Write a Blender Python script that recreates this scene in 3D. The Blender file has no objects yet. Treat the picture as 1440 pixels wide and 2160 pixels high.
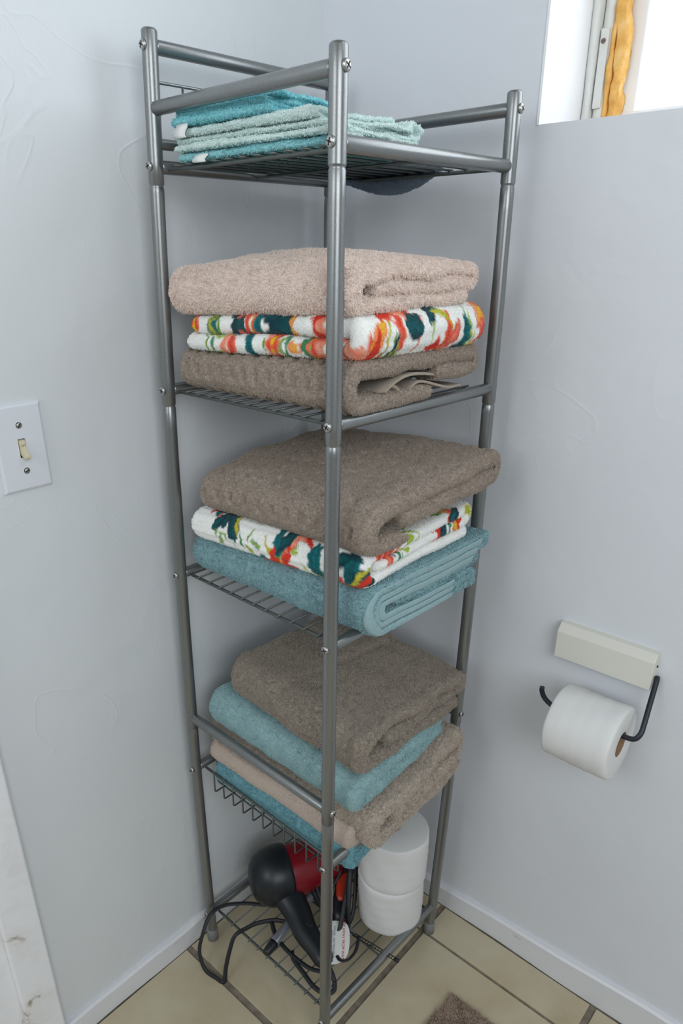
import bpy, bmesh, math, random
import numpy as np
from mathutils import Vector, Matrix

random.seed(7)
rng = np.random.default_rng(11)
PI = math.pi
SC = bpy.context.scene
COL = SC.collection

# ------------------------------------------------------------------ camera
F_PX = 1484.24
cam_d = bpy.data.cameras.new('camera')
cam = bpy.data.objects.new('camera', cam_d); COL.objects.link(cam)
CR = Vector((0.747371, 0.664404, -0.002113)); CU = Vector((-0.269715, 0.306299, 0.912926)); CF = Vector((-0.607199, 0.681725, -0.408119))
CAM = Vector((0.906289, -0.998424, 1.319937))
m = Matrix((CR, CU, -CF)).transposed().to_4x4(); m.translation = CAM
cam.matrix_world = m
cam_d.sensor_fit = 'VERTICAL'; cam_d.sensor_height = 36.0; cam_d.sensor_width = 24.0
cam_d.lens = F_PX * 36.0 / 2160.0
cam_d.shift_x = 17.37 / 2160.0
cam_d.shift_y = 107.89 / 2160.0
cam_d.clip_start = 0.01
SC.camera = cam

# ------------------------------------------------------------------ world, lights, exposure
SC.view_settings.view_transform = 'Standard'; SC.view_settings.look = 'None'
SC.view_settings.gamma = 1.0; SC.view_settings.use_curve_mapping = False
SC.view_settings.exposure = 0.0
w = bpy.data.worlds.new('daylight'); SC.world = w; w.use_nodes = True
w.node_tree.nodes['Background'].inputs[0].default_value = (0.93, 0.98, 0.98, 1)
w.node_tree.nodes['Background'].inputs[1].default_value = 0.27

def area(name, loc, target, sx, sy, power, color):
    l = bpy.data.lights.new(name, 'AREA'); l.shape = 'RECTANGLE'; l.size = sx; l.size_y = sy
    l.energy = power; l.color = color
    o = bpy.data.objects.new(name, l); COL.objects.link(o)
    d = (Vector(target) - Vector(loc)).normalized()
    o.rotation_euler = d.to_track_quat('-Z', 'Y').to_euler(); o.location = loc
    return o
area('window_daylight', (1.00, 0.70, 2.05), (0.70, 0.0, 1.65), 2.6, 2.2, 60, (0.90, 0.96, 1.0))
area('room_daylight', (0.25, -2.4, 2.0), (0.3, 0.0, 1.2), 1.3, 1.1, 15.5, (0.93, 0.97, 1.0))
area('side_daylight', (2.2, -1.5, 1.95), (0.0, -0.2, 1.1), 1.4, 1.3, 26, (0.91, 0.96, 1.0))

# ------------------------------------------------------------------ small helpers
def new_obj(name, me, mat=None, parent=None):
    o = bpy.data.objects.new(name, me); COL.objects.link(o)
    if mat is not None: me.materials.append(mat)
    if parent is not None: o.parent = parent
    return o

def tag(o, label=None, cat=None, group=None, kind=None):
    if label: o['label'] = label
    if cat: o['category'] = cat
    if group: o['group'] = group
    if kind: o['kind'] = kind
    return o

def empty(name, loc, label, cat, group=None):
    o = bpy.data.objects.new(name, None); COL.objects.link(o); o.location = loc
    o.empty_display_size = 0.02
    return tag(o, label, cat, group)

def mesh_np(name, V, F, smooth=True):
    me = bpy.data.meshes.new(name)
    me.from_pydata([tuple(v) for v in np.asarray(V).tolist()] if not isinstance(V, list) else V, [], F if isinstance(F, list) else F.tolist())
    if smooth: me.polygons.foreach_set('use_smooth', [True] * len(me.polygons))
    me.update(); return me

def rel(pts, parent):
    """world points -> parent space (parents are unrotated empties or meshes at the origin)"""
    return pts

def sub(o, parent):
    """parent o keeping its world geometry, parent chain has only translations"""
    o.parent = parent
    t = Vector((0, 0, 0)); q = parent
    while q is not None:
        t += q.location; q = q.parent
    o.location = o.location - t
    return o

def spline(P, n=8, closed=False):
    P = [np.array(p, float) for p in P]; out = []
    N = len(P)
    for i in range(N if closed else N - 1):
        p0 = P[(i - 1) % N] if (closed or i > 0) else 2 * P[0] - P[1]
        p1 = P[i]; p2 = P[(i + 1) % N]
        p3 = P[(i + 2) % N] if (closed or i + 2 < N) else 2 * P[-1] - P[-2]
        for k in range(n):
            t = k / n
            out.append(0.5 * ((2 * p1) + (-p0 + p2) * t + (2 * p0 - 5 * p1 + 4 * p2 - p3) * t * t + (-p0 + 3 * p1 - 3 * p2 + p3) * t ** 3))
    if not closed: out.append(P[-1])
    return np.array(out)

def sweep(name, pts, rad, mat, parent=None, seg=10, cap=True, flat=None, up=(0, 0, 1)):
    """tube along pts; rad scalar or list; flat=(a,b) multiplies the two cross axes"""
    pts = np.array(pts, float); n = len(pts)
    rad = np.full(n, rad) if np.isscalar(rad) else np.array(rad, float)
    T = np.gradient(pts, axis=0); T /= np.linalg.norm(T, axis=1)[:, None] + 1e-12
    u = np.array(up, float)
    if abs(T[0] @ u) > .9: u = np.array([1., 0, 0])
    V = []
    a, b = flat or (1, 1)
    N0 = np.cross(T[0], u); N0 /= np.linalg.norm(N0)
    for i in range(n):
        N0 = N0 - T[i] * (N0 @ T[i]); N0 /= np.linalg.norm(N0)
        B = np.cross(T[i], N0)
        for k in range(seg):
            an = 2 * PI * k / seg
            V.append(pts[i] + rad[i] * (a * math.cos(an) * N0 + b * math.sin(an) * B))
    F = [(i * seg + k, i * seg + (k + 1) % seg, (i + 1) * seg + (k + 1) % seg, (i + 1) * seg + k) for i in range(n - 1) for k in range(seg)]
    if cap:
        F.append(tuple(reversed(range(seg)))); F.append(tuple(range((n - 1) * seg, n * seg)))
    me = mesh_np(name, V, F)
    if cap:
        me.polygons[len(F) - 1].use_smooth = False; me.polygons[len(F) - 2].use_smooth = False
    o = new_obj(name, me, mat)
    if parent is not None: sub(o, parent)
    return o

def box_bm(bm, lo, hi):
    vs = [bm.verts.new((x, y, z)) for x in (lo[0], hi[0]) for y in (lo[1], hi[1]) for z in (lo[2], hi[2])]
    for f in ((0, 1, 3, 2), (4, 6, 7, 5), (0, 4, 5, 1), (2, 3, 7, 6), (0, 2, 6, 4), (1, 5, 7, 3)):
        bm.faces.new([vs[i] for i in f])

def box(name, lo, hi, mat, parent=None, bevel=0.0, seg=2):
    bm = bmesh.new(); box_bm(bm, lo, hi)
    if bevel: bmesh.ops.bevel(bm, geom=list(bm.edges), offset=bevel, segments=seg, profile=.5, affect='EDGES')
    bmesh.ops.recalc_face_normals(bm, faces=bm.faces)
    me = bpy.data.meshes.new(name); bm.to_mesh(me); bm.free()
    o = new_obj(name, me, mat)
    if parent is not None: sub(o, parent)
    return o

def lathe(name, prof, origin, axis, mat, parent=None, seg=40, smooth=True):
    """prof: [(distance along axis, radius)]"""
    A = Vector(axis).normalized(); X = A.orthogonal().normalized(); Y = A.cross(X); O = Vector(origin)
    V = []; F = []
    for (d, r) in prof:
        for k in range(seg):
            an = 2 * PI * k / seg
            V.append(tuple(O + A * d + (X * math.cos(an) + Y * math.sin(an)) * max(r, 1e-5)))
    n = len(prof)
    for i in range(n - 1):
        for k in range(seg):
            F.append((i * seg + k, i * seg + (k + 1) % seg, (i + 1) * seg + (k + 1) % seg, (i + 1) * seg + k))
    F.append(tuple(reversed(range(seg)))); F.append(tuple(range((n - 1) * seg, n * seg)))
    me = mesh_np(name, V, F, smooth)
    o = new_obj(name, me, mat)
    if parent is not None: sub(o, parent)
    return o

# numpy value noise
_perm = rng.random((64, 64, 64))
def vnoise(P, freq, seed=0):
    Q = np.asarray(P, float) * freq + seed * 17.31 + 1000
    I = np.floor(Q).astype(int); f = Q - I; f = f * f * (3 - 2 * f)
    r = 0
    for dx in (0, 1):
        for dy in (0, 1):
            for dz in (0, 1):
                wgt = (f[:, 0] if dx else 1 - f[:, 0]) * (f[:, 1] if dy else 1 - f[:, 1]) * (f[:, 2] if dz else 1 - f[:, 2])
                r = r + wgt * _perm[(I[:, 0] + dx) & 63, (I[:, 1] + dy) & 63, (I[:, 2] + dz) & 63]
    return r * 2 - 1

# ------------------------------------------------------------------ materials
def mat_base(name, color, rough=0.5, metal=0.0, **kw):
    mt = bpy.data.materials.new(name); mt.use_nodes = True
    b = mt.node_tree.nodes['Principled BSDF']
    b.inputs['Base Color'].default_value = (*color, 1); b.inputs['Roughness'].default_value = rough
    b.inputs['Metallic'].default_value = metal
    for k, v in kw.items(): b.inputs[k].default_value = v
    return mt, mt.node_tree, b

def noise_node(nt, scale, detail=3, rough=.5, dist=0, coord='Object', sc=None):
    tc = nt.nodes.new('ShaderNodeTexCoord'); n = nt.nodes.new('ShaderNodeTexNoise')
    n.inputs['Scale'].default_value = scale; n.inputs['Detail'].default_value = detail
    n.inputs['Roughness'].default_value = rough; n.inputs['Distortion'].default_value = dist
    if sc:
        mp = nt.nodes.new('ShaderNodeMapping'); mp.inputs['Scale'].default_value = sc
        nt.links.new(tc.outputs[coord], mp.inputs[0]); nt.links.new(mp.outputs[0], n.inputs['Vector'])
    else: nt.links.new(tc.outputs[coord], n.inputs['Vector'])
    return n

def ramp(nt, src, stops):
    r = nt.nodes.new('ShaderNodeValToRGB'); cr = r.color_ramp
    while len(cr.elements) > len(stops): cr.elements.remove(cr.elements[-1])
    while len(cr.elements) < len(stops): cr.elements.new(.5)
    for e, (p, c) in zip(cr.elements, stops): e.position = p; e.color = (*c, 1) if len(c) == 3 else c
    nt.links.new(src, r.inputs[0]); return r

def bump(nt, b, hs, dist, strength=1.0, prev=None):
    bp = nt.nodes.new('ShaderNodeBump'); bp.inputs['Distance'].default_value = dist; bp.inputs['Strength'].default_value = strength
    nt.links.new(hs, bp.inputs['Height'])
    if prev is not None: nt.links.new(prev.outputs[0], bp.inputs['Normal'])
    nt.links.new(bp.outputs[0], b.inputs['Normal']); return bp

def wall_material(name, col, creases=1.0):
    mt, nt, b = mat_base(name, col, .42)
    n1 = noise_node(nt, 2.2, 3); r = ramp(nt, n1.outputs[0], [(.3, tuple(c * .965 for c in col)), (.7, tuple(min(1, c * 1.02) for c in col))])
    nt.links.new(r.outputs[0], b.inputs['Base Color'])
    n2 = noise_node(nt, 9, 4, .55, 0.6)
    b1 = bump(nt, b, n2.outputs[0], .0035, .55)
    # trowel marks and paint drips: thin ridges where a warped noise crosses its middle
    n3 = noise_node(nt, 3.4, 3, .5, 1.6)
    ma = nt.nodes.new('ShaderNodeMath'); ma.operation = 'SUBTRACT'; ma.inputs[1].default_value = .5; nt.links.new(n3.outputs[0], ma.inputs[0])
    mb = nt.nodes.new('ShaderNodeMath'); mb.operation = 'ABSOLUTE'; nt.links.new(ma.outputs[0], mb.inputs[0])
    rr = ramp(nt, mb.outputs[0], [(0, (1, 1, 1)), (.012, (0, 0, 0))])
    n4 = noise_node(nt, 2.3, 2); r4 = ramp(nt, n4.outputs[0], [(.52, (0, 0, 0)), (.66, (1, 1, 1))])
    mu = nt.nodes.new('ShaderNodeMath'); mu.operation = 'MULTIPLY'; nt.links.new(rr.outputs[0], mu.inputs[0]); nt.links.new(r4.outputs[0], mu.inputs[1])
    b2 = bump(nt, b, mu.outputs[0], .0014 * creases, .5, b1)
    n5 = noise_node(nt, 160, 3, .6)
    bump(nt, b, n5.outputs[0], .0004, .35, b2)
    return mt
M_WALL_L = wall_material('painted_plaster_left', (.71, .74, .765), 1.0)
M_WALL_R = wall_material('painted_plaster_right', (.72, .745, .785), .3)

def trim_material():
    mt, nt, b = mat_base('white_gloss_trim', (.76, .77, .80), .35)
    n = noise_node(nt, 14, 5, .62, .4)
    r = ramp(nt, n.outputs[0], [(.27, (.36, .30, .22)), (.34, (.80, .80, .80)), (.5, (.86, .87, .90))])
    nt.links.new(r.outputs[0], b.inputs['Base Color'])
    n2 = noise_node(nt, 30, 4, .55, .4, sc=(1, 1, .25)); bump(nt, b, n2.outputs[0], .002, .5)
    return mt
M_TRIM = trim_material()
M_BASE, nt, b = mat_base('baseboard_paint', (.74, .75, .78), .4)
n2 = noise_node(nt, 22, 4); bump(nt, b, n2.outputs[0], .002, .4)
n3 = noise_node(nt, 30, 4, .6, sc=(1, 1, 3)); r = ramp(nt, n3.outputs[0], [(.25, (.55, .52, .46)), (.36, (.74, .75, .78))]); nt.links.new(r.outputs[0], b.inputs['Base Color'])

def tile_material():
    mt, nt, b = mat_base('beige_ceramic', (.6, .53, .39), .32)
    n = noise_node(nt, 7, 5, .6, .3); r = ramp(nt, n.outputs[0], [(.3, (.44, .37, .235)), (.5, (.51, .44, .305)), (.72, (.56, .50, .365))])
    n2 = noise_node(nt, 70, 2, .5); r2 = ramp(nt, n2.outputs[0], [(.20, (.30, .20, .12)), (.25, (1, 1, 1))])
    mx = nt.nodes.new('ShaderNodeMix'); mx.data_type = 'RGBA'; mx.blend_type = 'MULTIPLY'; mx.inputs[0].default_value = .8
    nt.links.new(r.outputs[0], mx.inputs[6]); nt.links.new(r2.outputs[0], mx.inputs[7]); nt.links.new(mx.outputs[2], b.inputs['Base Color'])
    n3 = noise_node(nt, 25, 3); bump(nt, b, n3.outputs[0], .0012, .4)
    return mt
M_TILE = tile_material()
M_GROUT, nt, b = mat_base('brown_grout', (.20, .17, .13), .9)
n = noise_node(nt, 60, 4); r = ramp(nt, n.outputs[0], [(.3, (.14, .115, .085)), (.7, (.26, .225, .175))]); nt.links.new(r.outputs[0], b.inputs['Base Color']); bump(nt, b, n.outputs[0], .002, .5)

def tower_material():
    mt, nt, b = mat_base('silver_grey_metal_paint', (.25, .26, .26), .31, .78)
    n = noise_node(nt, 900, 2, .5); r = ramp(nt, n.outputs[0], [(.3, (.225, .235, .235)), (.7, (.29, .30, .30))]); nt.links.new(r.outputs[0], b.inputs['Base Color'])
    return mt
M_TOWER = tower_material()
M_WIRE, _, _ = mat_base('grey_wire', (.11, .125, .12), .42, .6)
M_SCREW, _, _ = mat_base('screw_steel', (.46, .46, .45), .3, .9)
M_DARK, _, _ = mat_base('dark_recess', (.025, .022, .02), .7)
M_FOOT, _, _ = mat_base('grey_plastic_foot', (.22, .23, .23), .5)

def terry_material(name, col, var=.22, freq=330):
    mt, nt, b = mat_base(name, col, 1.0)
    b.inputs['Sheen Weight'].default_value = .25; b.inputs['Sheen Roughness'].default_value = .6
    b.inputs['Specular IOR Level'].default_value = .1
    n = noise_node(nt, freq, 2, .6)
    r = ramp(nt, n.outputs[0], [(.3, tuple(c * (1 - var) for c in col)), (.7, tuple(min(1, c * (1 + var)) for c in col))])
    nt.links.new(r.outputs[0], b.inputs['Base Color'])
    n2 = noise_node(nt, 420, 3, .6); bump(nt, b, n2.outputs[0], .0025, .7)
    tl = nt.nodes.new('ShaderNodeBsdfTranslucent'); nt.links.new(r.outputs[0], tl.inputs[0])
    mxs = nt.nodes.new('ShaderNodeMixShader'); mxs.inputs[0].default_value = .22
    nt.links.new(b.outputs[0], mxs.inputs[1]); nt.links.new(tl.outputs[0], mxs.inputs[2])
    nt.links.new(mxs.outputs[0], nt.nodes['Material Output'].inputs['Surface'])
    return mt
M_PINK = terry_material('pink_terry', (.96, .80, .72), .10)
M_TAUPE = terry_material('taupe_terry', (.44, .365, .30))
M_TAUPE_B = terry_material('taupe_terry_plain', (.43, .37, .305))
M_TAUPE_C = terry_material('beige_taupe_terry', (.60, .52, .44))
M_BEIGE = terry_material('pale_beige_velour', (.66, .55, .47), .05)
M_HEM = terry_material('taupe_woven_hem', (.47, .39, .31), .05)
M_BLUE = terry_material('dusty_blue_terry', (.31, .51, .55))
M_BLUE_HEM = terry_material('dusty_blue_woven_band', (.37, .56, .59), .04)
M_BLUE_D = terry_material('soft_blue_terry', (.40, .60, .62), .05)
M_TEAL = terry_material('teal_blue_terry', (.24, .50, .57))
M_AQUA = terry_material('aqua_terry', (.30, .74, .80))
M_MINT = terry_material('mint_terry', (.80, .95, .92), .06)
M_TEALC = terry_material('turquoise_terry', (.33, .70, .74))
M_SLATE = terry_material('slate_blue_terry', (.26, .34, .44), .08)
M_MAT = terry_material('brown_mat_pile', (.46, .345, .26), .2, 60)

def floral_material():
    mt, nt, b = mat_base('floral_printed_velour', (.9, .9, .88), .95)
    b.inputs['Sheen Weight'].default_value = .15; b.inputs['Specular IOR Level'].default_value = .1
    a = nt.nodes.new('ShaderNodeAttribute'); a.attribute_name = 'print'
    nt.links.new(a.outputs['Color'], b.inputs['Base Color'])
    n2 = noise_node(nt, 700, 2, .6); bump(nt, b, n2.outputs[0], .0012, .5)
    return mt
M_FLORAL = floral_material()

def paper_material(name, c):
    mt, nt, b = mat_base(name, c, .9)
    n = noise_node(nt, 240, 2); bump(nt, b, n.outputs[0], .0005, .5); b.inputs['Subsurface Weight'].default_value = .0
    return mt
M_PAPER = paper_material('toilet_paper', (.72, .72, .71))
M_KRAFT, _, _ = mat_base('cardboard_core', (.28, .17, .10), .9)
M_CREAM, nt, b = mat_base('cream_painted_block', (.72, .71, .64), .45)
n = noise_node(nt, 40, 4, .6); bump(nt, b, n.outputs[0], .0008, .4)
M_BLACKROD, _, _ = mat_base('black_coated_rod', (.012, .016, .026), .4)
M_PLATE, _, _ = mat_base('painted_switch_plate', (.72, .75, .80), .32)
M_TOGGLE, _, _ = mat_base('yellowed_ivory_plastic', (.66, .60, .42), .35)
M_TOGGLE_D, _, _ = mat_base('ivory_lettering', (.36, .31, .18), .6)
M_BLACK, _, _ = mat_base('black_plastic', (.010, .013, .017), .38)
M_BLACKM, _, _ = mat_base('matte_black_rubber', (.012, .014, .018), .55)
M_RED, _, _ = mat_base('dark_red_plastic', (.20, .005, .012), .3)
M_REDO, _, _ = mat_base('orange_red_plastic', (.42, .035, .015), .35)
M_SILVER, _, _ = mat_base('brushed_silver', (.42, .44, .50), .28, .7)
M_BLUEP, _, _ = mat_base('bright_blue_plastic', (.01, .08, .55), .4)
M_LABEL, _, _ = mat_base('white_label', (.78, .80, .78), .6)
M_REDINK, _, _ = mat_base('red_ink', (.60, .04, .02), .7)
M_INK, _, _ = mat_base('grey_ink', (.16, .18, .2), .7)
M_NAVY, _, _ = mat_base('navy_tag', (.02, .03, .09), .8)
M_WOODFR, nt, b = mat_base('weathered_white_frame', (.70, .70, .65), .6)
n = noise_node(nt, 26, 6, .65, .5, sc=(1, 1, .3)); r = ramp(nt, n.outputs[0], [(.3, (.40, .38, .32)), (.45, (.66, .66, .62)), (.7, (.78, .78, .75))]); nt.links.new(r.outputs[0], b.inputs['Base Color']); bump(nt, b, n.outputs[0], .003, .6)
M_FOAM, nt, b = mat_base('orange_expanding_foam', (.80, .42, .10), .8)
n = noise_node(nt, 38, 5, .6); r = ramp(nt, n.outputs[0], [(.3, (.62, .27, .04)), (.6, (.84, .48, .13)), (.75, (.90, .62, .30))]); nt.links.new(r.outputs[0], b.inputs['Base Color']); bump(nt, b, n.outputs[0], .006, .8)
M_JAMB, _, _ = mat_base('white_jamb_paint', (.86, .87, .88), .5)
M_GLASS, nt, b = mat_base('frosted_pane', (.95, .97, 1), .3)
b.inputs['Transmission Weight'].default_value = 1.0; b.inputs['IOR'].default_value = 1.05

# ------------------------------------------------------------------ room
fl = new_obj('floor', mesh_np('floor', [(-.05, -2.0, -.03), (2.2, -2.0, -.03), (2.2, .05, -.03), (-.05, .05, -.03), (-.05, -2.0, -.0035), (2.2, -2.0, -.0035), (2.2, .05, -.0035), (-.05, .05, -.0035)],
             [(3, 2, 1, 0), (4, 5, 6, 7), (0, 1, 5, 4), (1, 2, 6, 5), (2, 3, 7, 6), (3, 0, 4, 7)], False), M_GROUT)
tag(fl, kind='structure')
xs = [0.0135, .350, .690, 1.030, 1.370, 1.710, 2.05]; ys = [-.0140, -.094, -.447, -.800, -1.153, -1.506, -1.859]
def make_tile(x0, x1, y1, y0):
    bm = bmesh.new(); box_bm(bm, (x0, y0, -.010), (x1, y1, 0))
    bmesh.ops.bevel(bm, geom=[e for e in bm.edges if all(v.co.z > -.001 for v in e.verts)], offset=.0012, segments=2, profile=.5, affect='EDGES')
    bmesh.ops.recalc_face_normals(bm, faces=bm.faces)
    me = bpy.data.meshes.new('tile'); bm.to_mesh(me); bm.free(); return me
for i in range(len(xs) - 1):
    for j in range(len(ys) - 1):
        gx0 = .0065 if i else 0; gx1 = .0065
        gy1 = (.003 if j == 1 else .0065) if j else 0; gy0 = .003 if j == 0 else .0065
        new_obj('tile', make_tile(xs[i] + gx0, xs[i + 1] - gx1, ys[j] - gy1, ys[j + 1] + gy0), M_TILE, fl)

tag(box('wall_left', (-.12, -2.0, -.03), (0, .12, 2.35), M_WALL_L), kind='structure')
WX0, WX1, WZ0, WZ1, WT = .384, 1.30, 1.470, 2.20, .20
bm = bmesh.new()
for lo, hi in (((0, 0, -.03), (WX0, WT, 2.35)), ((WX1, 0, -.03), (2.2, WT, 2.35)), ((WX0, 0, -.03), (WX1, WT, WZ0)), ((WX0, 0, WZ1), (WX1, WT, 2.35))): box_bm(bm, lo, hi)
bmesh.ops.recalc_face_normals(bm, faces=bm.faces)
me = bpy.data.meshes.new('wall_right'); bm.to_mesh(me); bm.free()
tag(new_obj('wall_right', me, M_WALL_R), kind='structure')

def baseboard(name, pts, h, th, axis):
    """rows of (position, height); wavy painted board"""
    V = []; F = []
    for i, (s, hh) in enumerate(pts):
        t = th + .0012 * math.sin(s * 23) ; top = hh
        prof = [(0, 0), (t, 0), (t, top - .004), (t - .004, top), (0, top)]
        for (d, z) in prof: V.append((d, s, z) if axis == 'y' else (s, -d, z))
    n = 5
    for i in range(len(pts) - 1):
        for k in range(n): F.append((i * n + k, i * n + (k + 1) % n, (i + 1) * n + (k + 1) % n, (i + 1) * n + k))
    F.append(tuple(range(n))); F.append(tuple(range((len(pts) - 1) * n, len(pts) * n)))
    me = mesh_np(name, V, F, False)
    bm = bmesh.new(); bm.from_mesh(me); bmesh.ops.recalc_face_normals(bm, faces=bm.faces); bm.to_mesh(me); bm.free()
    return tag(new_obj(name, me, M_BASE), kind='structure')
baseboard('baseboard_left', [(-.712 + i * .7 / 30, .050 + .001 * math.sin(i)) for i in range(31)], .05, .0115, 'y')
baseboard('baseboard_right', [(.012 + i * 2.1 / 60, .047 + .030 * min(1, max(0, (.012 + i * 2.1 / 60 - .3) / .5))) for i in range(61)], .05, .0115, 'x')

# door casing on the left wall
c1 = tag(box('trim_1', (0, -.772, 0), (.017, -.713, 2.3), M_TRIM, bevel=.004, seg=3), kind='structure')
c2 = tag(box('trim_2', (0, -.90, 0), (.009, -.7715, 2.3), M_TRIM, bevel=.002), kind='structure')

# window in the right wall
wn = bpy.data.objects.new('window_1', None); COL.objects.link(wn); wn.location = (WX0, .1, WZ0); tag(wn, kind='structure')
box('window_jamb', (WX0 - .002, -.0015, WZ0 - .001), (WX0 + .0015, WT, WZ1), M_JAMB, wn)
def rough_strip(name, x0, x1, y0, y1, z0, z1, amp, mat, par, n=90, seed=1, seg=12):
    V = []; F = []
    zz = np.linspace(z0, z1, n)
    for i, z in enumerate(zz):
        for k in range(seg):
            an = 2 * PI * k / seg
            cx, cy = math.cos(an), math.sin(an)
            sx = math.copysign(abs(cx) ** .6, cx); sy = math.copysign(abs(cy) ** .6, cy)
            p = np.array([[cx * .03 + 3 * seed, cy * .03, z]])
            d = amp * (vnoise(p, 28, seed)[0] + .6 * vnoise(p, 75, seed + 3)[0])
            V.append(((x0 + x1) / 2 + sx * ((x1 - x0) / 2 + d), (y0 + y1) / 2 + sy * ((y1 - y0) / 2 + d), z))
    for i in range(n - 1):
        for k in range(seg): F.append((i * seg + k, i * seg + (k + 1) % seg, (i + 1) * seg + (k + 1) % seg, (i + 1) * seg + k))
    F.append(tuple(reversed(range(seg)))); F.append(tuple(range((n - 1) * seg, n * seg)))
    o = new_obj(name, mesh_np(name, V, F), mat); return sub(o, par)
rough_strip('window_frame', .385, .397, .118, .15, WZ0, WZ1, .0007, M_WOODFR, wn, seed=2)
rough_strip('window_frame', .3975, .4145, .128, .155, WZ0, WZ1, .0004, M_WOODFR, wn, seed=5)
rough_strip('foam_seal', .4125, .4205, .126, .15, WZ0, WZ1, .0030, M_FOAM, wn, seed=3, n=160)
rough_strip('foam_seal', .4190, .4345, .122, .15, WZ0, WZ1, .0050, M_FOAM, wn, seed=9, n=160)
box('fixing_tab', (.399, .124, 1.50), (.411, .1285, 1.594), M_WOODFR, wn, bevel=.0015)
s0 = lathe('screw', [(0, .0032), (.0015, .0032), (.002, .0026), (.002, .001), (.001, .0008)], (.4045, .1245, 1.579), (0, -1, 0), mat_base('rusty_screw', (.22, .15, .13), .6, .5)[0], wn, 16)
box('window_sash', (WX0 + .036, .150, WZ0), (WX1, .165, WZ0 + .026), M_JAMB, wn, bevel=.002)
box('window_sash', (WX0 + .036, .152, WZ0 + .020), (WX0 + .066, .168, WZ1), M_JAMB, wn, bevel=.002)
box('pane', (WX0 + .062, .1575, WZ0 + .022), (WX1, .1605, WZ1), M_GLASS, wn)

# ------------------------------------------------------------------ shelving tower
X0, Y0, A_, B_ = .0370, .0828, .3218, .3205
BOW, TH, TW, LX, LY = .0414, -.0320, -.01286, .01378, .01371
HB, HF, H1, H2 = 1.5633, 1.5000, 1.5445, 1.4793
S1, S2, S3, S4, S5, H6 = 1.4162, 1.1336, .8407, .4489, .0779, .5621
J1, J2, J3 = 1.3942, 1.1108, .5392
PR = .0097
def tw(u, v, z):
    """point of the tower: u 0 back (wall) .. 1 front, v 0 near side .. 1 far side"""
    x = (u - .5) * A_; y = (v - .5) * B_
    s = 1 + BOW * (1 - ((z - .72) / .72) ** 2); t = TH + TW * (z - .7)
    x *= s; y *= s
    return np.array([X0 + A_ / 2 + x * math.cos(t) - y * math.sin(t) + z * LX, -Y0 - B_ / 2 + x * math.sin(t) + y * math.cos(t) + z * LY, z])
tower = empty('shelving_tower', (.2, -.24, 0), 'tall silver grey metal tower shelf with wire tiers standing in the corner', 'shelf')
MESH_SCREW = None
def screw(par, p, d):
    """pan head screw with a cross slot, axis d"""
    s = lathe('screw', [(-.001, .0058), (.0012, .0058), (.0024, .0050), (.0030, .0035), (.0031, .0001)], p, d, M_SCREW, par, 18)
    return s
def cross(par, p, d):
    D = Vector(d).normalized(); X = D.orthogonal().normalized(); Y = D.cross(X)
    a = random.random() * PI
    bm = bmesh.new()
    for k in (0, 1):
        e = (X * math.cos(a + k * PI / 2) + Y * math.sin(a + k * PI / 2)); f = D.cross(e)
        vs = [bm.verts.new(Vector(p) + D * (.0026 + h) + e * i * .0036 + f * j * .0007) for h in (0, .0007) for i in (-1, 1) for j in (-1, 1)]
        for q in ((0, 1, 3, 2), (4, 6, 7, 5), (0, 4, 5, 1), (2, 3, 7, 6), (0, 2, 6, 4), (1, 5, 7, 3)): bm.faces.new([vs[i] for i in q])
    bmesh.ops.recalc_face_normals(bm, faces=bm.faces)
    me = bpy.data.meshes.new('cross_slot'); bm.to_mesh(me); bm.free()
    return sub(new_obj('cross_slot', me, M_DARK), par)
posts = {}
for nm, u, v, top in (('L', 0, 0, HB), ('B', 0, 1, HB), ('N', 1, 0, HF), ('R', 1, 1, HF)):
    zz = sorted(set([.004] + list(np.linspace(.01, top - .004, 46)) + [q + d for q in (J1, J2, J3) for d in (-.0025, -.001, .001, .0025)]))
    pts = []; rad = []
    for z in zz:
        pts.append(tw(u, v, z)); r = PR
        for q in (J1, J2, J3):
            if abs(z - q) < .0016: r = PR * .88
            elif -.12 < z - q < -.0016: r = min(r, PR * (.955))
        rad.append(r)
    for dz, k in ((.0015, .93), (.003, .75), (.0036, .4)): pts.append(tw(u, v, top - .004 + dz)); rad.append(PR * k)
    po = sweep('post', pts, rad, M_TOWER, tower, seg=20)
    b0 = tw(u, v, 0)
    lathe('foot_cap', [(0, .0095), (.001, .0112), (.028, .0110), (.030, .0100)], (b0[0], b0[1], 0), (0, 0, 1), M_FOOT, po, 20)
    posts[nm] = po
DX, DY = Vector((1, 0, 0)), Vector((0, -1, 0))
def put_screw(nm, u, z, d):
    v = 0 if nm in 'LN' else 1
    p = Vector(tw(u, v, z)) + d * PR
    screw(posts[nm], p, d); cross(posts[nm], p, d)
for z in (S1, S2, S3, S4, S5):
    put_screw('L', 0, z, DY); put_screw('N', 1, z, DY)
for z in (H2, H6):
    put_screw('N', 1, z, DX); put_screw('R', 1, z, DX)
put_screw('L', 0, H1, Vector((0, -1, 0)))
def tube(name, a, b, r, mat=M_TOWER, par=tower, inset=.006, seg=14):
    a = np.array(a, float); b = np.array(b, float); d = (b - a) / np.linalg.norm(b - a)
    return sweep(name, [a + d * inset, a + d * (inset + .002), b - d * (inset + .002), b - d * inset], [r * .9, r, r, r * .9], mat, par, seg=seg)
RB = .0082
tube('rail', tw(0, 0, H1), tw(0, 1, H1), RB)
tube('rail', tw(0, 0, H2), tw(1, 0, H2), RB)
tube('rail', tw(0, 1, H2), tw(1, 1, H2), RB)
tube('rail', tw(0, 0, H6), tw(1, 0, H6), .0085)
tube('rail', tw(0, 1, H6), tw(1, 1, H6), .0085)
tube('rail', tw(0, 0, 1.442), tw(0, 1, 1.442), .0065)
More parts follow.
